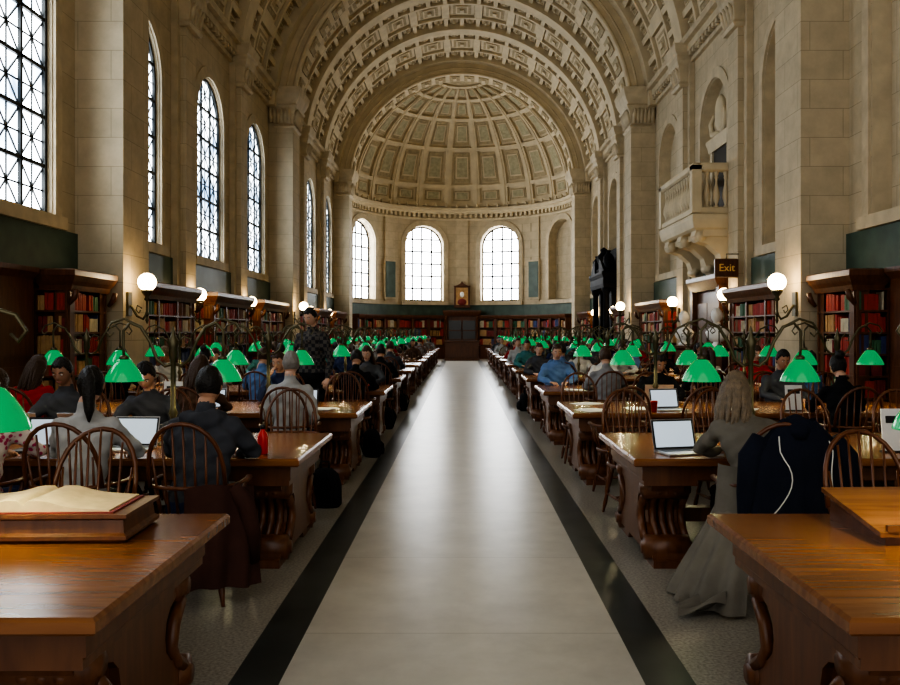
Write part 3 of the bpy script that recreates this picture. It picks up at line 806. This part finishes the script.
    for W,D,s in hands:
        Z=Vector((0,0,1)); side_=D.cross(Z)
        if side_.length<.2: side_=Vector((1,0,0))
        side_.normalize(); N_=side_.cross(D).normalized()
        P0=W-D*.01
        out.tube([P0,P0+D*.03,P0+D*.065,P0+D*.095],[.026,.036,.041,.036],10,0,.38)
        for f in range(4):
            off=(f-1.5)*.019; ln=[.062,.074,.07,.052][f]
            a=P0+D*.08+side_*off; 
            out.tube([a,a+D*ln*.4-N_*.0+side_*off*.1,a+D*ln*.75-N_*.012+side_*off*.2,a+D*ln*.95-N_*.026+side_*off*.22],[.0095,.009,.008,.006],7,0)
        inn=side_*(1 if (side_.x*s)<0 else -1)
        a=P0+D*.03+inn*.028
        out.tube([a,a+D*.03+inn*.024,a+D*.055+inn*.028-N_*.006],[.012,.0105,.007],7,0)
    zz=1.285+z0+dz(1.2)-.02*pitch
    HM=R4(-yaw,4,'Z')@R4(-pitch,4,'X')
    head_geo(out,(xo(1.25),yo(1.22)+.02+.05*pitch,zz),1.0 if not female else .96,hair,(0,3,5,7),HM)
    return out.mesh(name)
PV={}
PV['type_s']=person_mesh('person_a','sit',.12,.35,0,'short','table')
PV['type_f']=person_mesh('person_b','sit',.15,.45,.15,'long','table',female=True)
PV['read']=person_mesh('person_c','sit',.2,.65,-.1,'short','table')
PV['chin']=person_mesh('person_d','sit',.22,.3,.2,'short','chin')
PV['pony']=person_mesh('person_e','sit',.08,.3,-.25,'pony','table',female=True)
PV['hood']=person_mesh('person_f','sit',.13,.25,0,'short','table',hood=True,puff=1.1,vox=.013)
PV['bun']=person_mesh('person_g','sit',.12,.5,.1,'bun','table',female=True)
PV['long2']=person_mesh('person_h','sit',.24,.5,.45,'long','table',female=True,side=-.05,puff=1.08,vox=.013)
PV['stand']=person_mesh('person_i','stand',.02,.35,.1,'short','down',puff=1.04)
PV['upright']=person_mesh('person_j','sit',.03,.15,-.3,'short','lap')
def cloth(name,c): return mat(name,c,.85,var=.12,vs=6,bump=.5,bs=9,spec=.2)
SKINS=[mat('skin_%d'%i,c,.5) for i,c in enumerate([(.55,.33,.23),(.45,.25,.16),(.30,.16,.10),(.60,.38,.28)])]
HAIRS=dict(black=mat('hair_black',(.010,.008,.007),.45,bump=.6,bs=90),brown=mat('hair_brown',(.06,.03,.015),.45,bump=.6,bs=90),blond=mat('hair_ashblond',(.20,.15,.10),.45,bump=.6,bs=90,var=.3,vs=30),grey=mat('hair_grey',(.25,.23,.21),.5,bump=.6,bs=90))
CL=dict(black=cloth('cloth_black',(.011,.011,.013)),char=cloth('cloth_charcoal',(.06,.063,.075)),grey=cloth('cloth_grey',(.24,.24,.25)),lgrey=cloth('cloth_lightgrey',(.40,.40,.40)),
 blue=cloth('cloth_blue',(.12,.21,.40)),navy=cloth('cloth_navy',(.02,.03,.08)),white=cloth('cloth_white',(.6,.6,.6)),red=cloth('cloth_red',(.4,.03,.03)),brown=cloth('cloth_brown',(.10,.055,.033)),
 coat=cloth('cloth_taupe',(.17,.155,.13)),teal=cloth('cloth_teal',(.05,.16,.17)))
def pattern(name,c1,c2,kind):
    m=bpy.data.materials.new(name); m.use_nodes=True; nt=m.node_tree; b=nt.nodes['Principled BSDF']; b.inputs['Roughness'].default_value=.85
    tc=nt.nodes.new('ShaderNodeTexCoord')
    if kind=='dots': t=nt.nodes.new('ShaderNodeTexVoronoi'); t.inputs['Scale'].default_value=28; o='Distance'
    else: t=nt.nodes.new('ShaderNodeTexChecker'); t.inputs['Scale'].default_value=22; o='Fac'
    nt.links.new(tc.outputs['Object'],t.inputs['Vector'])
    r=nt.nodes.new('ShaderNodeValToRGB'); r.color_ramp.elements[0].position=.35; r.color_ramp.elements[1].position=.45
    r.color_ramp.elements[0].color=(*c1,1); r.color_ramp.elements[1].color=(*c2,1)
    nt.links.new(t.outputs[o],r.inputs['Fac']); nt.links.new(r.outputs['Color'],b.inputs['Base Color']); return m
PINK=pattern('pink_print',(.45,.04,.12),(.65,.55,.5),'dots'); PLAID=pattern('plaid_flannel',(.02,.02,.025),(.09,.08,.07),'check')
SHOE=mat('shoe_leather',(.02,.015,.012),.5); EYEW=mat('eye_white',(.7,.68,.65),.4); LIP=mat('lips',(.35,.12,.10),.5); IRIS=mat('iris_dark',(.02,.012,.01),.3)
for me in PV.values():
    for q in (SKINS[0],CL['grey'],CL['navy'],HAIRS['black'],SHOE,IRIS,EYEW,LIP): me.materials.append(q)
WOMEN=('type_f','pony','bun','long2')
def person(x,y,rz,v,shirt,hair='black',pants='navy',skin=0,scale=1.0,chair=True,z=0):
    nm='seated_woman' if v in WOMEN else ('standing_man' if v=='stand' else 'seated_man')
    o=inst(nm,PV[v],(x,y,z),rz,scale=scale)
    for i,q in ((0,SKINS[skin]),(1,CL[shirt] if isinstance(shirt,str) else shirt),(2,CL[pants]),(3,HAIRS[hair])):
        o.material_slots[i].link='OBJECT'; o.material_slots[i].material=q
    if chair and v!='stand': inst('windsor_chair',CH,(x,y+(.03 if abs(rz)>1 else -.03),0),rz)
    return o
def near(i): return ROWS[i]-1.12
def far(i): return ROWS[i]+1.12
def seat(i,side,near_,x,*a,**k):
    y=near(i) if near_ else far(i)
    return person(side*x,y,0 if near_ else pi,*a,**k)
S_=seat
S_(1,-1,True,1.60,'hood','char','black','navy',1)
S_(1,-1,True,2.32,'pony','lgrey','black','black',0)
S_(1,-1,True,2.98,'type_f',PINK,'brown','navy',0)
S_(1,-1,False,2.65,'read','char','black','navy',0)
S_(1,-1,False,3.40,'type_s','char','black','navy',2)
S_(2,-1,True,1.68,'upright','lgrey','grey','navy',3)
S_(2,-1,True,2.62,'type_f','brown','brown','black',0)
S_(2,-1,True,4.25,'type_f','red','brown','navy',0)
S_(3,-1,True,1.45,'read','black','black','black',1)
S_(3,-1,True,2.7,'type_s','blue','brown','navy',0)
S_(3,-1,True,3.5,'bun','white','black','navy',0)
S_(2,-1,False,2.2,'chin','navy','brown','navy',0)
S_(4,-1,True,1.4,'type_s','black','black','black',1)
person(-1.93,11.0,pi*.9,'stand',PLAID,'black','black',0,1.02,False)
S_(1,1,True,1.84,'long2','coat','blond','black',3)
S_(2,1,False,2.38,'read','black','black','black',1)
S_(2,1,True,3.75,'bun','black','black','black',0)
S_(3,1,True,1.95,'type_s','grey','brown','navy',0)
S_(4,1,True,1.7,'upright','blue','black','navy',1)
S_(3,1,False,2.25,'type_f','white','brown','navy',0)
S_(2,1,False,3.9,'type_s','char','black','navy',1)
S_(3,1,True,3.3,'pony','black','brown','navy',0)
xs=[1.5,2.3,3.1,3.9,4.65]
vs_=['type_s','type_f','read','chin','pony','bun','upright','hood']
cols_=['black','char','grey','lgrey','blue','navy','white','red','brown','teal','black','char','navy','lgrey']
for i in range(13):
    for side in (-1,1):
        for nr in (True,False):
            if i==0 : continue
            for x in xs:
                if any(abs(abs(o.location.x)-x)<.6 and o.location.x*side>0 and abs(o.location.y-(near(i) if nr else far(i)))<.1 for o in sc.objects if o.name.startswith('seated')): continue
                r=random.random()
                if i>=3 and r<.42:
                    seat(i,side,nr,x,random.choice(vs_),random.choice(cols_),random.choice(['black','black','brown','brown','blond']),random.choice(['navy','black','char']),random.randint(0,3),scale=random.uniform(.96,1.02))
                elif r<.9:
                    inst('windsor_chair',CH,(side*(x+random.uniform(-.06,.06)),(near(i)+random.uniform(-.02,.1)) if nr else (far(i)-random.uniform(-.02,.1)),0),(0 if nr else pi)+random.uniform(-.15,.15))
inst('windsor_chair',CH,(-1.96,4.3,0),pi-.05); inst('windsor_chair',CH,(2.12,4.2,0),pi+.1)

# ------------------------------------------------------------------ clothing on chairs
def sheet(mb,fn,nu,nv,mat=0):
    vs=[fn(i/nu,j/nv) for j in range(nv+1) for i in range(nu+1)]; W=nu+1
    mb.add(vs,[(j*W+i,j*W+i+1,j*W+i+1+W,j*W+i+W) for j in range(nv) for i in range(nu)],mat,True)
JK=cloth('cloth_black_navy',(.010,.013,.026))
m=MB(); rs=[]
for k in range(13):
    t=k/12; z=1.09-.72*t
    rs.append((0,-.285-.03*t,z,(.10+.16*min(1,t*4)) if t<.25 else .26+.04*t,.035+.05*min(1,t*3)+.03*t))
def jr(u,v):
    k=v*12; i=min(11,int(k)); f=k-i; a=[rs[i][q]*(1-f)+rs[i+1][q]*f for q in range(5)]
    th=2*pi*u; w=1+.10*sin(th*5+v*3)*v+.05*sin(th*9)
    return (a[0]+a[3]*w*cos(th),a[1]+a[4]*w*sin(th),a[2]+.01*sin(th*4))
sheet(m,jr,48,24,0)
m.tube([(0,-.26,1.0),(0,-.27,1.07),(0,-.29,1.1)],[.1,.09,.04],10,0)
for s in (-1,1):
    m.tube([(s*.2,-.27,.98),(s*.27,-.29,.88),(s*.29,-.3,.68),(s*.28,-.27,.5),(s*.3,-.25,.36)],[.06,.07,.062,.055,.05],12,0)
def onj(th,v,off=.006):
    p=jr(th/(2*pi),v); c=(0,-.3); dx,dy=p[0]-c[0],p[1]-c[1]; L=math.hypot(dx,dy); return (p[0]+dx/L*off,p[1]+dy/L*off,p[2])
m.tube([onj(-pi/2-.75+.5*sin(k/14*pi*1.2),.12+.75*k/14) for k in range(15)],.004,5,1)
m.tube([onj(-pi/2+.9-.35*sin(k/14*pi),.15+.6*k/14) for k in range(15)],.004,5,1)
m.obj('jacket',[JK,WHITEP],(1.92,5.15,0))
m=MB()
def cf(u,v,o=0):
    th=pi*(.78+.62*u)
    rx=.22+.20*v**1.4+.012*sin(u*30)*v*2; ry=.20+.24*v**1.4+.012*sin(u*30)*v*2
    z=.60*(1-v)**.85+.02
    rx+=o; ry+=o
    return (rx*cos(th)*1.05-.10*v,ry*sin(th)-.05*v,max(.015,z))
sheet(m,cf,48,20,0); sheet(m,lambda u,v:cf(u,v,-.02),48,20,0)
def trail(u,v):
    return (-.33-.28*v+.1*u,-.42+.38*u-.05*v,.03+.09*(1-v)*(.5+.5*sin(u*14+v*4))+.03*sin(u*20)**2)
sheet(m,trail,30,16,0)
def cb(u,v):
    th=pi*(.95+1.1*u); f=1+.06*sin(u*25)*v
    return (-.03+(.22+.03*v)*cos(th)*f,.0+(.17+.06*v)*sin(th)*f-.02,.80-.42*v)
sheet(m,cb,30,12,0)
m.obj('long_coat',[CL['coat']],(1.80,5.15,0))
m=MB()
def bj(u,v,o=0):
    th=pi*(1.45+.5*u); r=.27+.03*v+.018*sin(u*18+v*1.5)*(.3+v)+o
    return (r*cos(th)+.02,r*sin(th)-.03,.70-.58*v+.02*sin(u*5))
sheet(m,bj,40,20,0); sheet(m,lambda u,v:bj(u,v,.025),40,20,0)
m.tube([(.22,-.22,.7),(.29,-.2,.6),(.32,-.16,.42),(.31,-.1,.24)],[.04,.055,.05,.04],10,0)
m.obj('hanging_jacket',[cloth('cloth_maroon',(.06,.026,.02))],(-1.55,5.15,0))

# ------------------------------------------------------------------ table items
def laptop(x,y,rz,ang=1.85,body=ALU,on=True):
    m=MB(); m.slab(-.165,.165,-.115,.115,[(0,.004),(.003,0),(.014,0),(.016,.004)],0)
    m.box(-.14,.14,-.0,.09,.016,.0175,1); m.box(-.05,.05,-.1,-.03,.016,.017,3)
    m.M=T4((0,.115,.012))@R4(-(ang-pi/2),4,'X')
    m.slab(-.165,.165,-.004,.004,[(0,.002),(.215,.002)],0); m.box(-.158,.158,-.0052,-.0035,.006,.209,1); m.box(-.146,.146,-.0062,-.0045,.018,.198,2 if on else 1)
    m.obj('laptop',[body,BLACKP,SCREEN,ALU],(x,y,TZ),rz)
laptop(1.52,5.83,.25); laptop(-2.36,6.0,-.05); laptop(-2.95,5.95,0,body=BLACKP); laptop(-1.75,5.9,.1,body=BLACKP)
laptop(-2.9,6.6,pi,body=ALU); laptop(3.3,6.0,.1); laptop(2.3,10.0,pi-.1); laptop(-1.7,8.95,0,body=BLACKP); laptop(-3.4,6.62,pi)
laptop(-2.7,9.0,0); laptop(2.2,9.0,.2); laptop(1.8,15.2,0); laptop(-1.5,12.0,.1)
def papers(x,y,rz,n=3,name='paper_sheets'):
    m=MB()
    for k in range(n):
        m.M=R4(random.uniform(-.5,.5),4,'Z')@T4((random.uniform(-.06,.06),random.uniform(-.04,.04),.001+k*.002)); m.box(-.105,.105,-.148,.148,0,.0015,0)
    m.M=Matrix.Identity(4); m.obj(name,[WHITEP],(x,y,TZ),rz)
for x,y in ((1.35,9.0),(1.9,9.2),(-1.5,9.1),(1.6,12.1),(-1.45,12.9),(2.6,6.1),(-2.8,6.2),(3.0,9.1),(1.45,9.8)): papers(x,y,random.uniform(0,3))
def closed_book(x,y,rz,c,z=TZ,t=.035):
    m=MB(); m.slab(-.09,.09,-.125,.125,[(0,0),(.004,0)],0); m.box(-.086,.088,-.12,.12,.004,t-.004,1); m.slab(-.09,.09,-.125,.125,[(t-.004,0),(t,0)],0); m.box(-.092,-.086,-.125,.125,0,t,0)
    m.obj('book',[c,WHITEP],(x,y,z),rz)
for k in range(26):
    i=random.randint(1,7); s=random.choice((-1,1)); closed_book(s*random.uniform(1.3,4.5),ROWS[i]+random.choice((-.42,.42))+random.uniform(-.08,.08),random.uniform(0,3),random.choice(BOOKS))
def bottle(x,y,m1,h=.2):
    m=MB(); m.lathe([(.03,0),(.036,.01),(.036,h*.6),(.03,h*.7),(.016,h*.8),(.015,h*.88)],n=16,mat=0); m.lathe([(.018,h*.86),(.019,h),(.012,h*1.01)],n=12,mat=1)
    m.obj('water_bottle',[m1,BLACKP],(x,y,TZ))
bottle(-1.36,5.8,RED,.2)
def cup(x,y,m1):
    m=MB(); m.lathe([(.028,0),(.038,.1),(.04,.1),(.04,.108),(.034,.115)],n=16,mat=0); m.obj('paper_cup',[m1],(x,y,TZ))
cup(2.0,8.85,RED); cup(-2.05,6.1,WHITEP)
m=MB(); m.slab(-.11,.11,-.03,.03,[(0,0),(.01,0)],0); m.M=R4(-.12,4,'X'); m.box(-.1,.1,-.004,.004,.01,.3,1); m.box(-.07,.07,-.006,-.004,.2,.25,0); m.M=Matrix.Identity(4)
SG=m.mesh('table_notice'); SG.materials.append(BLACKP); SG.materials.append(WHITEP)
inst('table_notice',SG,(3.02,5.9,TZ),.05); inst('table_notice',SG,(3.5,8.95,TZ),0,scale=.9)
inst('table_notice',SG,(-3.1,9.1,TZ)); 
m=MB()
m.slab(-.42,.42,-.2,.2,[(0,.02),(.015,0),(.03,0),(.04,.015),(.09,.02),(.10,.0),(.115,0)],0)
def pg(s):
    def f(u,v):
        x=s*u*.34; h=.022*math.exp(-((u-.18)/.25)**2)+.022*(1-u)+.006
        if u<.05: h*=.6
        return (x,-.165+.34*v,.12+h)
    return f
for s in (-1,1):
    sheet(m,pg(s),16,4,1)
    f=pg(s); n=17
    for vv in (0,1):
        pts=[f(i/16,vv) for i in range(n)]
        m.add(pts+[(p[0],p[1],.12) for p in pts],[(i,i+1,n+i+1,n+i) for i in range(n-1)],1)
    a,b=f(1,0),f(1,1); m.add([a,b,(b[0],b[1],.12),(a[0],a[1],.12)],[(0,1,2,3)],1)
m.box(-.36,.36,-.175,.185,.115,.121,2)
m.obj('open_folio_on_stand',[WOODD,mat('aged_page',(.62,.48,.28),.7,var=.1,vs=20),BOOKS[1]],(-1.75,3.54,TZ),.03)
m=MB()
m.extr([(-.23,0),(.23,0),(.23,.12),(-.23,.04)],lambda a,b,t:(t,a,b),0,.75,0)
m.extr([(-.25,.035),(.25,.12),(.25,.14),(-.25,.055)],lambda a,b,t:(t,a,b),-.03,.78,1)
m.box(0.0,.75,-.25,-.23,.045,.08,1)
m.obj('sloped_reading_stand',[WOODC,WOODT],(1.65,3.56,TZ),.04)
m=MB(); m.rings([(0,0,0,.13,.08),(0,0,.03,.16,.10),(0,0,.2,.16,.10),(0,0,.30,.13,.08),(0,0,.35,.07,.04)],18,0)
m.rings([(0,-.1,.03,.10,.04),(0,-.11,.08,.11,.045),(0,-.11,.16,.10,.04),(0,-.09,.2,.07,.02)],14,0); m.tube([(-.04,0,.34),(-.04,0,.41),(.04,0,.41),(.04,0,.34)],.01,6,0)
m.tube([(-.08,.08,.32),(-.09,.13,.2),(-.08,.08,.05)],.013,6,0); m.tube([(.08,.08,.32),(.09,.13,.2),(.08,.08,.05)],.013,6,0)
BG=m.mesh('backpack'); BG.materials.append(CL['black'])
for x,y in ((-1.15,10.85),(-1.22,13.95),(-1.25,7.75),(1.25,17.05),(-1.22,17.05)): inst('backpack',BG,(x,y,0),random.uniform(0,6))

# ------------------------------------------------------------------ world, camera
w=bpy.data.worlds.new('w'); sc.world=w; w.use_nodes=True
w.node_tree.nodes['Background'].inputs[0].default_value=(.97,.97,.95,1); w.node_tree.nodes['Background'].inputs[1].default_value=.9  # even background light, added as front fill through the hall's open end behind camera
cd=bpy.data.cameras.new('cam'); cam=bpy.data.objects.new('camera',cd); sc.collection.objects.link(cam)
cam.location=(0,0,1.6); cam.rotation_euler=(pi/2,0,0); cd.sensor_width=36; cd.lens=850/900*36
cd.shift_x=-12/900; cd.shift_y=-11.5/900; cd.clip_end=300; cd.clip_start=.05
sc.camera=cam
try:
    sc.view_settings.view_transform='AgX'; sc.view_settings.look='AgX - High Contrast'; sc.view_settings.exposure=.42
except Exception as e: print(e)
